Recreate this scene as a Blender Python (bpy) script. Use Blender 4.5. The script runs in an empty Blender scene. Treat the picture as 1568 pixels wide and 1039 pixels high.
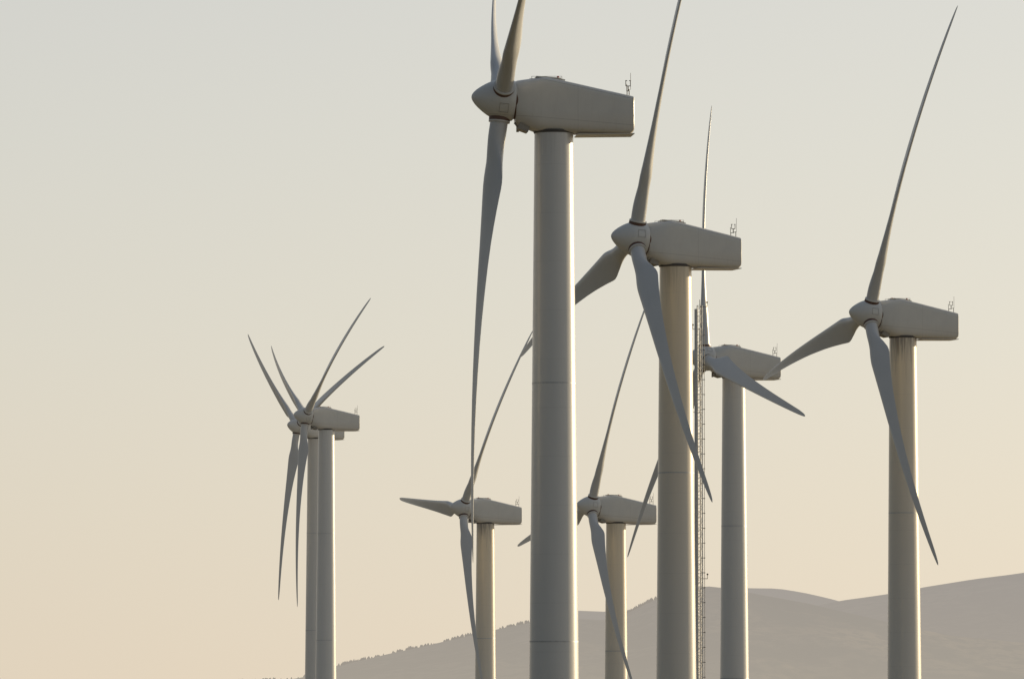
import bpy, bmesh, math, random
from mathutils import Vector, Matrix, noise
random.seed(4)
scene = bpy.context.scene
R = math.radians

# ------------------------------------------------------------------ helpers
def link(ob):
    scene.collection.objects.link(ob); return ob

def mesh_obj(name, verts, faces, mat=None, smooth=True, parent=None, sharp=40):
    me = bpy.data.meshes.new(name)
    me.from_pydata([tuple(v) for v in verts], [], faces)
    bm = bmesh.new(); bm.from_mesh(me)
    bmesh.ops.recalc_face_normals(bm, faces=bm.faces)
    bm.to_mesh(me); bm.free()
    if smooth:
        for p in me.polygons: p.use_smooth = True
        try: me.set_sharp_from_angle(angle=R(sharp))
        except Exception: pass
    if mat: me.materials.append(mat)
    ob = bpy.data.objects.new(name, me); link(ob)
    if parent: ob.parent = parent
    return ob

def loft(rings, cap0=True, cap1=True):
    n = len(rings[0]); V = []; F = []
    for r in rings: V += r
    for i in range(len(rings)-1):
        for j in range(n):
            a = i*n+j; b = i*n+(j+1) % n
            F.append((a, b, b+n, a+n))
    if cap0: F.append(tuple(range(n)))
    if cap1: F.append(tuple((len(rings)-1)*n+j for j in range(n)))
    return V, F

class Geo:
    def __init__(s): s.V = []; s.F = []
    def add(s, V, F):
        o = len(s.V); s.V += [Vector(v) for v in V]
        s.F += [tuple(i+o for i in f) for f in F]
    def tube(s, a, b, r0, r1=None, n=8):
        if r1 is None: r1 = r0
        a = Vector(a); b = Vector(b); d = (b-a).normalized()
        h = Vector((0, 0, 1)) if abs(d.z) < .9 else Vector((1, 0, 0))
        p = d.cross(h).normalized(); q = d.cross(p)
        rg = []
        for c, r in ((a, r0), (b, r1)):
            rg.append([c+(p*math.cos(2*math.pi*i/n)+q*math.sin(2*math.pi*i/n))*r for i in range(n)])
        s.add(*loft(rg))
    def revolve(s, c, ax, prof, n=40):
        c = Vector(c); d = Vector(ax).normalized()
        h = Vector((0, 0, 1)) if abs(d.z) < .9 else Vector((1, 0, 0))
        p = d.cross(h).normalized(); q = d.cross(p)
        rg = [[c+d*t+(p*math.cos(2*math.pi*i/n)+q*math.sin(2*math.pi*i/n))*r for i in range(n)] for t, r in prof]
        s.add(*loft(rg))
    def box(s, c, sx, sy, sz, ax=(1, 0, 0), up=(0, 0, 1)):
        X = Vector(ax).normalized(); Z = Vector(up).normalized(); Y = Z.cross(X)
        c = Vector(c); V = []
        for i in (-1, 1):
            for j in (-1, 1):
                for k in (-1, 1):
                    V.append(c+X*i*sx/2+Y*j*sy/2+Z*k*sz/2)
        s.add(V, [(0, 1, 3, 2), (4, 6, 7, 5), (0, 4, 5, 1), (2, 3, 7, 6), (0, 2, 6, 4), (1, 5, 7, 3)])
    def obj(s, name, mat, parent=None, smooth=True, sharp=40):
        return mesh_obj(name, s.V, s.F, mat, smooth, parent, sharp)

# ------------------------------------------------------------------ materials
def nodes(name):
    m = bpy.data.materials.new(name); m.use_nodes = True
    nt = m.node_tree; return m, nt, nt.nodes['Principled BSDF']

def mathn(nt, op, a, b=None, c=None, clamp=False):
    n = nt.nodes.new('ShaderNodeMath'); n.operation = op; n.use_clamp = clamp
    for i, v in enumerate((a, b, c)):
        if v is None: continue
        if isinstance(v, (int, float)): n.inputs[i].default_value = v
        else: nt.links.new(v, n.inputs[i])
    return n.outputs[0]

def mixc(nt, f, a, b, mode='MIX'):
    n = nt.nodes.new('ShaderNodeMix'); n.data_type = 'RGBA'; n.blend_type = mode
    for i, v in ((0, f), (6, a), (7, b)):
        if isinstance(v, (int, float)): n.inputs[i].default_value = v
        elif isinstance(v, tuple): n.inputs[i].default_value = (*v, 1)
        else: nt.links.new(v, n.inputs[i])
    return n.outputs[2]

def maprange(nt, v, a, b, c=0., d=1.):
    n = nt.nodes.new('ShaderNodeMapRange'); n.clamp = True
    nt.links.new(v, n.inputs[0])
    for i, x in enumerate((a, b, c, d)): n.inputs[i+1].default_value = x
    return n.outputs[0]

def noise_tex(nt, vec, scale, detail=4, rough=.55):
    n = nt.nodes.new('ShaderNodeTexNoise'); n.inputs['Scale'].default_value = scale
    n.inputs['Detail'].default_value = detail; n.inputs['Roughness'].default_value = rough
    nt.links.new(vec, n.inputs['Vector']); return n.outputs['Fac']

def mapping(nt, vec, sc):
    n = nt.nodes.new('ShaderNodeMapping'); n.inputs['Scale'].default_value = sc
    nt.links.new(vec, n.inputs['Vector']); return n.outputs[0]

def objco(nt):
    n = nt.nodes.new('ShaderNodeTexCoord'); s = nt.nodes.new('ShaderNodeSeparateXYZ')
    nt.links.new(n.outputs['Object'], s.inputs[0]); return n.outputs['Object'], s.outputs

def haze_emission(nt, b):
    """thin evening haze painted in as emission: a few per cent of airlight that grows with distance down the valley"""
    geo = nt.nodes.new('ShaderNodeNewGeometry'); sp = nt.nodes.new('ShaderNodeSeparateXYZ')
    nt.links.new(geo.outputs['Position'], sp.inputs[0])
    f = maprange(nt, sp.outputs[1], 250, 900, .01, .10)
    em = nt.nodes.new('ShaderNodeEmission'); em.inputs[0].default_value = (.62, .57, .49, 1)  # airlight stand-in, mixed into the surface shader
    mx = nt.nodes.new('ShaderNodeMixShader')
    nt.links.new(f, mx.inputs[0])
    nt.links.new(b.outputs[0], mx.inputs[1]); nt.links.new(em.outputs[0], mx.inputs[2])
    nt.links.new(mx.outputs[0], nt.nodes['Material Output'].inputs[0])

def tower_mat(name, warm, stain, top=42.2):
    m, nt, b = nodes(name)
    co, (x, y, z) = objco(nt)
    n1 = noise_tex(nt, mapping(nt, co, (1.2, 1.2, .12)), 1.5, 5)
    streak = noise_tex(nt, mapping(nt, co, (6, 6, .18)), 1.3, 5, .6)
    c = mixc(nt, n1, (.49, .49, .485), (.55, .545, .53))
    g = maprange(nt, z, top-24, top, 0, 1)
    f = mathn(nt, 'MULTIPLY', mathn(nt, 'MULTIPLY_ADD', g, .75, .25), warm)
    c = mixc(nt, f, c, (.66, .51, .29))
    fr = mathn(nt, 'FRACT', mathn(nt, 'DIVIDE', z, 2.72))
    seam = mathn(nt, 'LESS_THAN', fr, .014)
    c = mixc(nt, mathn(nt, 'MULTIPLY', seam, .16), c, (.30, .29, .27))
    gs = maprange(nt, z, top-4.2, top+.2, 0, 1)
    thr = maprange(nt, mathn(nt, 'ADD', streak, mathn(nt, 'MULTIPLY', gs, .28)), .60, .80, 0, 1)
    c = mixc(nt, mathn(nt, 'MULTIPLY', mathn(nt, 'MULTIPLY', thr, gs), stain), c, (.10, .065, .035))
    run = maprange(nt, streak, .6, .8, 0, .06)
    c = mixc(nt, run, c, (.30, .27, .22))
    nt.links.new(c, b.inputs['Base Color'])
    b.inputs['Roughness'].default_value = .32
    b.inputs['Specular IOR Level'].default_value = .7
    b.inputs['Coat Weight'].default_value = .5
    b.inputs['Coat Roughness'].default_value = .22
    bp = nt.nodes.new('ShaderNodeBump'); bp.inputs['Strength'].default_value = .08; bp.inputs['Distance'].default_value = .02
    nt.links.new(n1, bp.inputs['Height']); nt.links.new(bp.outputs[0], b.inputs['Normal'])
    haze_emission(nt, b)
    return m

def shell_mat():
    m, nt, b = nodes('nacelle_paint')
    co, (x, y, z) = objco(nt)
    n1 = noise_tex(nt, mapping(nt, co, (1, 1, 1)), 1.1, 5)
    st = noise_tex(nt, mapping(nt, co, (5, 5, .5)), 1.6, 4)
    c = mixc(nt, n1, (.50, .49, .465), (.60, .58, .53))
    c = mixc(nt, maprange(nt, st, .55, .8, 0, .25), c, (.36, .32, .26))
    c = mixc(nt, maprange(nt, z, -1.9, -.7, .40, 0), c, (.48, .38, .25))  # warm light bounced from the ground, tinted into the lower shell colour
    def line(e, w, s):
        nonlocal c
        l = mathn(nt, 'LESS_THAN', mathn(nt, 'ABSOLUTE', e), w)
        c = mixc(nt, mathn(nt, 'MULTIPLY', l, s), c, (.14, .12, .10))
    up = mathn(nt, 'MULTIPLY_ADD', x, .205, .93)
    line(mathn(nt, 'SUBTRACT', z, up), .014, .45)
    lo = mathn(nt, 'MULTIPLY_ADD', x, .075, -1.12)
    line(mathn(nt, 'SUBTRACT', z, lo), .014, .4)
    line(mathn(nt, 'ADD', x, 1.25), .012, .25)
    nt.links.new(c, b.inputs['Base Color'])
    b.inputs['Roughness'].default_value = .36
    haze_emission(nt, b)
    return m

def blade_mat():
    m, nt, b = nodes('blade_gelcoat')
    co, _ = objco(nt)
    n1 = noise_tex(nt, co, .5, 5)
    c = mixc(nt, n1, (.42, .42, .415), (.50, .495, .48))
    n2 = noise_tex(nt, co, 7, 3)
    c = mixc(nt, maprange(nt, n2, .64, .75, 0, .35), c, (.27, .25, .23))
    nt.links.new(c, b.inputs['Base Color'])
    b.inputs['Roughness'].default_value = .34
    haze_emission(nt, b)
    return m

def plain(name, col, rough=.5, metal=0, var=.25, scale=6):
    m, nt, b = nodes(name)
    co, _ = objco(nt)
    n1 = noise_tex(nt, co, scale, 4)
    c = mixc(nt, n1, tuple(v*(1-var) for v in col), tuple(min(1, v*(1+var)) for v in col))
    nt.links.new(c, b.inputs['Base Color'])
    b.inputs['Roughness'].default_value = rough; b.inputs['Metallic'].default_value = metal
    return m

M_shell = shell_mat(); M_blade = blade_mat()
M_rust = plain('rusty_bearing', (.13, .068, .045), .6)
M_dark = plain('dark_steel', (.07, .065, .06), .5)
M_chin = plain('grimy_paint', (.30, .27, .23), .6)
M_galv = plain('galvanised_steel', (.42, .42, .42), .45, .4)
M_mast = plain('painted_mast', (.62, .60, .57), .5)
M_red = plain('red_lamp_glass', (.45, .05, .03), .3)
M_conc = plain('concrete', (.35, .34, .31), .85)

# ------------------------------------------------------------------ terrain
BASES = [  # rotor centre xyz, yaw, rotor angle, warm, stain, blade flex
    ((-0.59, 317.6, 46.9), 5.5, -88.0, .10, .15, 2.4),
    ((8.35, 385.9, 44.5), 18.2, 74.6, .80, .35, 2.85),
    ((28.6, 455.0, 43.9), 18.6, 68.3, .75, 1.0, 2.6),
    ((18.3, 539.2, 45.25), 19.0, 105.3, .15, .2, 2.85),
    ((8.71, 627.0, 34.0), 20.0, 68.0, .80, .3, 2.5),
    ((-6.0, 697.0, 36.0), 21.6, 55.2, .85, 1.2, 2.5),
    ((-27.97, 770.2, 50.8), 19.0, 34.8, .05, .2, 2.3),
    ((-31.9, 845.2, 52.9), 29.5, 24.6, .30, .2, 2.2),
]
# flex is the downwind bend at the tip; a larger value carries the tips back toward the tower
BASES = [(c, y, t, w, s, {2.85: 2.15}.get(f, f)) for (c, y, t, w, s, f) in BASES]
HUB = 44.5
ctrl = [(0, 0, 12.3), (-60, 40, 9), (70, 30, 9), (0, 150, 2), (-120, 300, 0), (130, 400, -2), (-160, 700, 0), (150, 750, -6), (15.7, 479, 0)]
for (c, yaw, th, w, s_, f_) in BASES: ctrl.append((c[0]+2.8, c[1]+.9, c[2]-HUB))
def ground_z(x, y):
    wsum = 1/(900.**3); acc = 0
    for (a, b, h) in ctrl:
        d = math.sqrt((x-a)**2+(y-b)**2)+6
        w = 1/d**3; acc += w*h; wsum += w
    return acc/wsum
xs = sorted(set([-30000, -18000, -10000, -6000, -3500, -2000, -1200, -800, -600, -450] + [i*12 for i in range(-30, 31)] + [450, 600, 800, 1200, 2000, 3500, 6000, 10000, 18000, 30000]))
ys = sorted(set([-20000, -8000, -3000, -1000, -400, -200] + [i*12 for i in range(-10, 85)] + [1060, 1150, 1300, 1600, 2000, 2600, 3400, 4500, 6000, 9000, 14000, 22000, 40000]))
V = [(x, y, ground_z(x, y)+(noise.noise(Vector((x*.02, y*.02, 0)))*.5 if abs(x) < 400 and -150 < y < 1050 else 0)) for y in ys for x in xs]
nx = len(xs)
F = [(j*nx+i, j*nx+i+1, (j+1)*nx+i+1, (j+1)*nx+i) for j in range(len(ys)-1) for i in range(nx-1)]
mg, nt, b = nodes('dry_grass')
co, _ = objco(nt)
n1 = noise_tex(nt, co, .03, 8); n2 = noise_tex(nt, co, 1.4, 6, .7)
c = mixc(nt, maprange(nt, n1, .35, .65), (.20, .155, .075), (.10, .095, .045))
c = mixc(nt, maprange(nt, n2, .4, .7, 0, .6), c, (.27, .22, .12))
nt.links.new(c, b.inputs['Base Color']); b.inputs['Roughness'].default_value = .95
bp = nt.nodes.new('ShaderNodeBump'); bp.inputs['Distance'].default_value = .3
nt.links.new(n2, bp.inputs['Height']); nt.links.new(bp.outputs[0], b.inputs['Normal'])
mesh_obj('ground', V, F, mg)

# ------------------------------------------------------------------ distant hills with aerial perspective painted as emission
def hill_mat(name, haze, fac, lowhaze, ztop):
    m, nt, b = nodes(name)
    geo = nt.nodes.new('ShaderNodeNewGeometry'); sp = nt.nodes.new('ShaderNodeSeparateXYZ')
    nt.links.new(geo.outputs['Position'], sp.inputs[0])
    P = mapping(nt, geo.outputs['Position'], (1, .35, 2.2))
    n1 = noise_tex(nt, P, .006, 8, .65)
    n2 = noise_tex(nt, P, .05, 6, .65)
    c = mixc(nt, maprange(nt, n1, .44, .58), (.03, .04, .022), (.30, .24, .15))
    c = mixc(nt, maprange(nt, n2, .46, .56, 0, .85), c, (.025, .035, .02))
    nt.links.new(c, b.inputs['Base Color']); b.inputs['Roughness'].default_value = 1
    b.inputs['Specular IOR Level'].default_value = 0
    em = nt.nodes.new('ShaderNodeEmission')  # distance haze put into the hill surface as a glow
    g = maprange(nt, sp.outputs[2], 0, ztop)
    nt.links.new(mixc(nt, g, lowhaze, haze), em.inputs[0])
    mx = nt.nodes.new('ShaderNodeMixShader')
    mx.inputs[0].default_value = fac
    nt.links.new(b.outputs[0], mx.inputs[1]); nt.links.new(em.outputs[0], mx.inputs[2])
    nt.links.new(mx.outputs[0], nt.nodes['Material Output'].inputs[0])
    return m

def interp(pts, x):
    if x <= pts[0][0]: return pts[0][1]
    for (a, h0), (b_, h1) in zip(pts, pts[1:]):
        if x <= b_:
            t = (x-a)/(b_-a); return h0+(h1-h0)*t
    return pts[-1][1]
def smooth_interp(pts, x, w):
    return sum(interp(pts, x+w*k/3) for k in range(-3, 4))/7

def ridge(name, dist, prof, mat, depth, step, rough, w):
    """a long hill: crest line along x at y=dist, flanks falling to the plain on both sides"""
    x0, x1 = prof[0][0], prof[-1][0]
    n = int((x1-x0)/step); T = [-1+i/18 for i in range(37)]
    V = []; F = []
    for i in range(n+1):
        x = x0+(x1-x0)*i/n
        h = smooth_interp(prof, x, w)
        h += rough*noise.fractal(Vector((x*.004, dist*.01, 0)), 1.0, 2.0, 5)
        for t in T:
            fall = max(0, 1-abs(t))**1.15
            g = noise.fractal(Vector((x*.0022, t*2.2, dist)), .8, 2.1, 6)
            z = h*fall + (abs(t)*(1-abs(t))*4)*g*h*.20 - 6
            V.append((x, dist+t*depth, z))
    k = len(T)
    for i in range(n):
        for j in range(k-1):
            F.append((i*k+j, (i+1)*k+j, (i+1)*k+j+1, i*k+j+1))
    return mesh_obj(name, V, F, mat, sharp=180)

near = 6500.
P1 = [(-3500, 8), (-1500, 8), (-600, 10), (-242, 31), (-196, 46), (-137, 60), (-100, 68), (-48, 80), (23, 96), (79, 100), (109, 97), (129, 104), (160, 120), (191, 131), (220, 137), (250, 133), (330, 118), (500, 80), (900, 40), (2200, 10)]
far = 10500.
P2 = [(-2500, 4), (-500, 8), (-200, 58), (0, 128), (70, 155), (120, 164), (165, 160), (230, 165), (320, 195), (380, 205), (435, 203), (490, 204), (540, 196), (600, 183), (700, 150), (1300, 60), (3500, 10)]
right = 8500.
P3 = [(-400, 4), (-100, 8), (60, 50), (300, 100), (420, 134), (484, 149.5), (557, 160), (611, 170), (679, 181), (765, 192), (1000, 235), (1700, 300), (4000, 180), (6000, 10)]
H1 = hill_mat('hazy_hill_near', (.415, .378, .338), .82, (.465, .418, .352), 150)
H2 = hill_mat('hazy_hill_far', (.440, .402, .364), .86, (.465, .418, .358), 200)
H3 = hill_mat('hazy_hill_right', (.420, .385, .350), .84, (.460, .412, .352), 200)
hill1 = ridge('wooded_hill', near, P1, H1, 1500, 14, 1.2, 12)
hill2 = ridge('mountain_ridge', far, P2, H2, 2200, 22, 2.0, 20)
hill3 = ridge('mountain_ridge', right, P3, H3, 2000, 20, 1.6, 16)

G = Geo()
def crest(x):
    return smooth_interp(P1, x, 12)+1.2*noise.fractal(Vector((x*.004, near*.01, 0)), 1.0, 2.0, 5)-6
for i in range(900):
    x = random.uniform(-600, 205)
    dens = noise.noise(Vector((x*.03, 3, 0)))
    if 28 < x < 120: continue
    if dens < -.15 and random.random() < .75: continue
    hh = random.uniform(1.8, 4.2)*(1+.5*dens)
    yy = near+random.uniform(-12, 12); z0 = crest(x)-.8
    wd = hh*random.uniform(.32, .5)
    prof = [(0, wd*.3), (hh*.2, wd), (hh*.45, wd*random.uniform(.75, 1.)), (hh*.72, wd*random.uniform(.4, .7)), (hh, .1)]
    G.revolve((x, yy, z0), (random.uniform(-.1, .1), 0, 1), prof, 6)
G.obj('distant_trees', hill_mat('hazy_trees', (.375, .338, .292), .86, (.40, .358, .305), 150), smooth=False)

# ------------------------------------------------------------------ wind turbines
RB = 26.0
def naca(t, n=28):
    pts = []
    for i in range(n):
        a = 2*math.pi*i/n
        x = .5*(1+math.cos(a))
        yt = 5*t*(.2969*math.sqrt(x)-.126*x-.3516*x*x+.2843*x**3-.1036*x**4)
        s = 1 if a <= math.pi else -1
        cam = .05*4*x*(1-x)
        pts.append((x, s*yt+cam))
    return pts
def lerp(tab, r):
    return interp(tab, r)
CH = [(1.0, 1.0), (1.7, 1.0), (2.6, 1.14), (3.6, 1.52), (4.6, 1.98), (5.0, 2.02), (6.5, 1.78), (9, 1.46), (13, 1.12), (18, .82), (22, .60), (24.5, .44), (25.5, .30), (25.9, .17), (26, .05)]
BL = [(1.0, 0), (1.8, 0), (2.6, .28), (3.6, .75), (4.8, 1), (26, 1)]
TH = [(1.0, 1), (3.6, .5), (5, .34), (8, .25), (13, .20), (26, .16)]
TW = [(1.0, 22), (5, 20), (8, 14), (13, 8.5), (18, 5), (26, 2)]
CONE = math.tan(R(3.1))
def blade(name, C, a, w, u, th, parent, flex=2.5, cone=CONE, pitch=2):
    e = w*math.cos(th)+u*math.sin(th)
    t = w*math.sin(th)-u*math.cos(th)
    rings = []; n = 28
    rs = [1.0, 1.4, 1.8, 2.1, 2.4, 2.8, 3.2, 3.6, 4.0, 4.4, 4.8, 5.1, 5.6, 6.3, 7.2, 8.2, 9.5, 11, 12.5, 14, 15.5, 17, 18.5, 20, 21.5, 22.8, 23.8, 24.6, 25.2, 25.6, 25.85, 26]
    for r in rs:
        c = lerp(CH, r); bl = lerp(BL, r); bl = bl*bl*(3-2*bl); tw = R(lerp(TW, r)+pitch)
        ch = t*math.cos(tw)+a*math.sin(tw)
        nn = e.cross(ch)
        if nn.dot(a) > 0: nn = -nn
        nn = -nn
        base = C+e*r+a*(cone*(r-1)-flex*(r/RB)**2)
        af = naca(lerp(TH, r), n); ring = []
        for i in range(n):
            x, y = af[i]
            ang = 2*math.pi*i/n
            px = (.32-x)*c; py = -y*c
            qx = -.5*math.cos(ang)*1.0; qy = -.5*math.sin(ang)*1.0
            X = px*bl+qx*(1-bl); Y = py*bl+qy*(1-bl)
            ring.append(base+ch*X+nn*Y)
        rings.append(ring)
    V, F = loft(rings)
    return mesh_obj(name, V, F, M_blade, parent=parent, sharp=50)

def section(x, hw, zt, zb, ex, n=48):
    out = []; zc = (zt+zb)/2; hz_ = (zt-zb)/2
    for i in range(n):
        a = 2*math.pi*i/n; c = math.cos(a); s = math.sin(a)
        out.append(Vector((x, hw*math.copysign(abs(c)**(2/ex), c), zc+hz_*math.copysign(abs(s)**(2/ex), s))))
    return out

def turbine(C, yaw, th0, warm, stain, flex):
    C = Vector(C); ps = R(yaw); tau = R(6.0)
    nvec = Vector((-math.cos(ps), -math.sin(ps), 0))
    root = bpy.data.objects.new('wind_turbine', None); link(root)
    AX = 2.95
    tb = Vector((C.x, C.y, 0))-nvec*AX
    gz = C.z-HUB
    root.location = (tb.x, tb.y, gz)
    rot = Matrix.Rotation(math.atan2(nvec.y, nvec.x), 4, 'Z')
    nac = bpy.data.objects.new('nacelle_frame', None); link(nac); nac.parent = root
    nac.location = (0, 0, HUB); nac.rotation_euler = (0, 0, math.atan2(nvec.y, nvec.x))
    g = Geo(); top = HUB-1.78
    r0 = 1.09+top*.0096
    prof = [(-1.5, r0), (0, r0)]
    for k in range(1, 17): prof.append((top*k/16, r0+(1.09-r0)*k/16))
    g.revolve((0, 0, 0), (0, 0, 1), prof, 72)
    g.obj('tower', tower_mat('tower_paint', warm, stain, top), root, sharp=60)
    g = Geo()
    for zf in (14.2, 28.6):
        rr = r0+(1.09-r0)*zf/top
        g.revolve((0, 0, zf), (0, 0, 1), [(-.035, rr-.01), (-.035, rr+.005), (.035, rr+.005), (.035, rr-.01)], 72)
    g.obj('tower_flanges', M_galv, root)
    g = Geo(); g.revolve((0, 0, top-.10), (0, 0, 1), [(0, 1.05), (0, 1.11), (.06, 1.14), (.18, 1.14), (.18, 1.0)], 64)
    g.obj('yaw_ring', M_dark, root)
    g = Geo(); g.revolve((0, 0, -1.6), (0, 0, 1), [(0, 3.2), (1.75, 3.2), (1.9, 3.0)], 32)
    g.obj('foundation', M_conc, root)
    g = Geo(); g.box((0, -r0+.02, 1.5+.3), .9, .12, 2.1)
    for k in range(4): g.box((0, -r0-.35-.25*k, .95-.22*k), 1.0, .28, .05)
    g.obj('tower_door', M_galv, root, smooth=False)
    S = [(2.20, .80, .92, -1.12, 2.3), (2.19, .96, 1.03, -1.28, 2.5), (2.05, 1.02, 1.08, -1.38, 2.8), (1.5, 1.10, 1.15, -1.62, 3.6), (1.0, 1.14, 1.20, -1.79, 5), (.76, 1.15, 1.22, -1.80, 6), (.45, 1.15, 1.21, -1.81, 7), (-.14, 1.15, 1.11, -1.83, 8),
         (-1.2, 1.14, .89, -1.87, 8), (-2.4, 1.11, .63, -1.90, 8), (-3.5, 1.08, .40, -1.93, 8), (-4.22, 1.05, .245, -1.95, 8), (-4.40, 1.03, .20, -1.80, 8), (-4.44, .98, .15, -1.72, 7)]
    V, F = loft([section(*q) for q in S])
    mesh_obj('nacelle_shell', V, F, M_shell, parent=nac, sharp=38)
    g = Geo()
    g.box((.35, 0, 1.225), 1.4, 1.3, .06, ax=(1, 0, .07))
    g.box((-.35, 0, 1.13), .5, .8, .12, ax=(1, 0, .18), up=(-.18, 0, 1))
    g.box((-2.85, 0, -1.945), 3.2, 1.9, .05, ax=(1, 0, -.02), up=(.02, 0, 1))
    g.obj('roof_hatch', M_shell, nac, smooth=False)
    g = Geo()
    g.box((1.75, .15, -1.60), .6, 1.1, .34, ax=(1, 0, .35), up=(-.35, 0, 1))
    g.tube((2.25, .3, -1.3), (2.02, .3, -1.58), .06)
    g.box((2.0, -.45, -1.55), .14, .14, .42)
    g.obj('chin_housing', M_chin, nac, smooth=False)
    g = Geo()
    for xx in (1.3, .45, -.4):
        for yy in (-.55, .55): g.tube((xx, yy, 1.05), (xx, yy, 1.31-.02*abs(xx)), .012)
    for yy in (-.55, .55): g.tube((1.3, yy, 1.28), (-.4, yy, 1.30), .010)
    bx = -4.2
    for yy in (-.5, .5):
        g.tube((bx, yy, .2), (bx, yy, .62), .025)
    g.tube((bx, -.5, .6), (bx, .5, .6), .022)
    g.tube((bx, 0, .55), (bx, 0, .85), .03)
    g.tube((bx-.13, 0, .85), (bx+.13, 0, .85), .022)
    g.tube((bx-.13, 0, .85), (bx-.13, 0, 1.15), .022)
    g.tube((bx+.13, 0, .85), (bx+.13, 0, 1.15), .022)
    g.tube((bx-.16, 0, 1.15), (bx-.05, 0, 1.15), .022)
    g.tube((bx+.05, 0, 1.15), (bx+.16, 0, 1.15), .022)
    g.tube((bx-.1, .35, .6), (bx-.1, .35, 1.55), .012)
    g.tube((bx+.02, -.5, .6), (bx+.02, -.5, 1.0), .02)
    g.obj('anemometer_mast', M_dark, nac)
    g = Geo()
    g.revolve((.75, -.45, 1.26), (0, 0, 1), [(0, .07), (.09, .07), (.14, .03)], 12)
    g.revolve((-.2, .35, 1.2), (0, 0, 1), [(0, .07), (.09, .07), (.14, .03)], 12)
    g.obj('warning_lamps', M_red, nac)
    a = Vector((math.cos(tau), 0, math.sin(tau)))
    u = Vector((-math.sin(tau), 0, math.cos(tau)))
    w = rot.to_3x3().inverted() @ Vector((math.sin(ps), -math.cos(ps), 0))
    Cc = Vector((AX, 0, 0))
    g = Geo()
    prof = [(-.74, .70), (-.74, 1.06), (-.68, 1.12), (-.4, 1.15), (0, 1.16), (.25, 1.13), (.5, 1.05), (.75, .93), (1.0, .78), (1.25, .60), (1.45, .43), (1.6, .26), (1.68, .12), (1.70, .02)]
    g.revolve(Cc, a, prof, 56)
    g.obj('spinner', M_shell, nac, sharp=60)
    g = Geo()
    g.revolve(Cc-a*.76, a, [(-.10, .9), (-.10, 1.0), (.03, 1.0), (.03, .9)], 48)
    g.obj('spinner_gap', M_rust, nac)
    gr = Geo(); gl = Geo(); gh = Geo()
    # stronger pre-cone where the tips carry further upwind
    cone = CONE+(2.5-flex)*.0
    for k in range(3):
        th = R(th0+120*k)
        e = w*math.cos(th)+u*math.sin(th)
        gr.revolve(Cc, e, [(.85, .60), (1.185, .60), (1.185, .50)], 40)
        gl.revolve(Cc, e, [(1.195, .50), (1.195, .60), (1.28, .60), (1.28, .50)], 40)
        e2 = w*math.cos(th+R(60))+u*math.sin(th+R(60))
        t2 = a.cross(e2)
        blade('blade_%d' % (k+1), Cc, a, w, u, th, nac, flex, cone)
        for sgn in (-1, 1):
            gh.box(Cc+e2*1.150+t2*sgn*.26-a*.1, .5, .015, .015, ax=a, up=e2)
            gh.box(Cc+e2*1.155-a*.1+a*sgn*.25, .015, .52, .015, ax=a, up=e2)
    gr.obj('pitch_bearings', M_rust, nac)
    gl.obj('blade_collars', M_shell, nac)
    gh.obj('spinner_hatches', M_chin, nac, smooth=False)
    return root

for (c, yaw, th, wm, st, fx) in BASES:
    turbine(c, yaw, th, wm, st, fx)

# ------------------------------------------------------------------ meteorological lattice mast
mm = bpy.data.objects.new('weather_mast', None); link(mm)
mx, my = 15.85, 479.0
gz = ground_z(mx, my); mm.location = (mx, my, gz)
Ht = 46.2-gz
g = Geo(); rr = .24
legs = [Vector((rr*math.cos(R(a_)), rr*math.sin(R(a_)), 0)) for a_ in (200, 320, 80)]
for l in legs: g.tube(l, l+Vector((0, 0, Ht)), .045)
nseg = int(Ht/.55)
for i in range(nseg):
    z0 = i*Ht/nseg; z1 = (i+1)*Ht/nseg
    for k in range(3):
        p, q = legs[k], legs[(k+1) % 3]
        if i % 2: p, q = q, p
        g.tube(p+Vector((0, 0, z0)), q+Vector((0, 0, z1)), .018, n=5)
        g.tube(legs[k]+Vector((0, 0, z1)), legs[(k+1) % 3]+Vector((0, 0, z1)), .015, n=5)
g.obj('lattice', M_mast, mm)
g = Geo()
g.tube((-.30, -.12, 0), (-.30, -.12, Ht-.3), .21, .16, n=16)
g.obj('cable_conduit', M_mast, mm)
g = Geo()
g.tube((.36, -.05, 0), (.36, -.05, Ht-2), .022)
zz = 1.2
while zz < Ht-2:
    g.tube((.10, -.05, zz), (.42, -.05, zz), .03); zz += 1.25
g.tube((0, 0, Ht), (0, 0, Ht+.5), .03)
for zb, sx in ((Ht-2, -1), (Ht-.1, 1), (Ht-9, -1), (Ht-23, 1)):
    g.tube((0, 0, zb), (.6*sx, -.1, zb), .025)
    g.tube((.6*sx, -.1, zb), (.6*sx, -.1, zb+.3), .025)
    g.revolve((.6*sx, -.1, zb+.3), (0, 0, 1), [(0, .03), (.04, .09), (.1, .09), (.14, .03)], 10)
g.obj('sensor_booms', M_dark, mm)
g = Geo(); g.box((0, 0, .1), 1.4, 1.4, .7); g.obj('footing', M_conc, mm, smooth=False)

# ------------------------------------------------------------------ light
SUN_EL, SUN_AZ = 9.0, 55.0     # azimuth from +Y toward +X
sd = bpy.data.lights.new('sun', 'SUN'); sd.energy = 5.0; sd.angle = R(.5); sd.color = (1, .81, .52)
so = bpy.data.objects.new('sun', sd); link(so)
dirv = Vector((math.sin(R(SUN_AZ))*math.cos(R(SUN_EL)), math.cos(R(SUN_AZ))*math.cos(R(SUN_EL)), math.sin(R(SUN_EL))))
so.rotation_euler = dirv.to_track_quat('Z', 'Y').to_euler(); so.location = (200, 200, 120)

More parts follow.
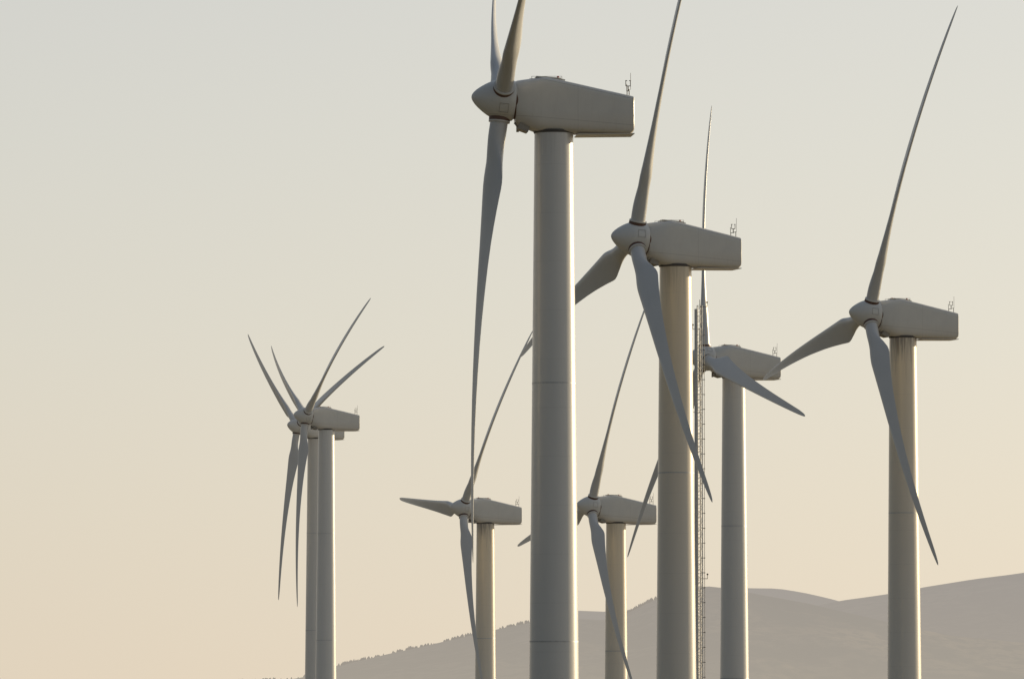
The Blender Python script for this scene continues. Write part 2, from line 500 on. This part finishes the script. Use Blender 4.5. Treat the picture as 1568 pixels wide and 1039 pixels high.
wd = bpy.data.worlds.new('World'); scene.world = wd; wd.use_nodes = True
nt = wd.node_tree; bg = nt.nodes['Background']
sky = nt.nodes.new('ShaderNodeTexSky'); sky.sky_type = 'NISHITA'; sky.sun_disc = False
sky.sun_elevation = R(SUN_EL); sky.sun_rotation = R(SUN_AZ)
sky.air_density = 1.0; sky.dust_density = 2.0; sky.ozone_density = 1.0; sky.altitude = 300
# thick evening haze laid over the clear-sky model: dense at the horizon, thinning upwards,
# brighter on the sun's side of the sky
tc = nt.nodes.new('ShaderNodeTexCoord'); sp = nt.nodes.new('ShaderNodeSeparateXYZ')
nt.links.new(tc.outputs['Generated'], sp.inputs[0])
ramp = nt.nodes.new('ShaderNodeValToRGB'); cr = ramp.color_ramp
nt.links.new(sp.outputs[2], ramp.inputs[0])
stops = [(0.0, (.83, .72, .565)), (.03, (.81, .74, .61)), (.062, (.785, .75, .655)), (.095, (.76, .745, .68)), (.13, (.735, .73, .695)), (.35, (.53, .57, .61)), (1.0, (.33, .40, .52))]
while len(cr.elements) < len(stops): cr.elements.new(.5)
for el, (p, col) in zip(cr.elements, stops): el.position = p; el.color = (*col, 1)
dp = nt.nodes.new('ShaderNodeVectorMath'); dp.operation = 'DOT_PRODUCT'
nt.links.new(tc.outputs['Generated'], dp.inputs[0]); dp.inputs[1].default_value = (math.sin(R(SUN_AZ)), math.cos(R(SUN_AZ)), 0)
side = maprange(nt, dp.outputs['Value'], -1, .95, 0, 1)
tint = mixc(nt, side, (.15, .19, .25), (1.21, 1.19, 1.17))
hz = mixc(nt, 1.0, ramp.outputs[0], tint, 'MULTIPLY')
hz10 = mixc(nt, 1.0, hz, (10, 10, 10), 'MULTIPLY')
fac = maprange(nt, sp.outputs[2], .0, .6, .93, .55)
fin = mixc(nt, fac, sky.outputs[0], hz10)
nt.links.new(fin, bg.inputs[0])
bg.inputs[1].default_value = .10

# ------------------------------------------------------------------ camera
cd = bpy.data.cameras.new('camera'); cd.lens = 200; cd.sensor_width = 36; cd.clip_end = 60000; cd.clip_start = 1
cam = bpy.data.objects.new('camera', cd); link(cam)
cam.location = (0, 0, 14.0); cam.rotation_euler = (R(90+3.505), 0, 0)
scene.camera = cam
scene.view_settings.view_transform = 'Standard'
scene.view_settings.look = 'None'
scene.view_settings.exposure = 0
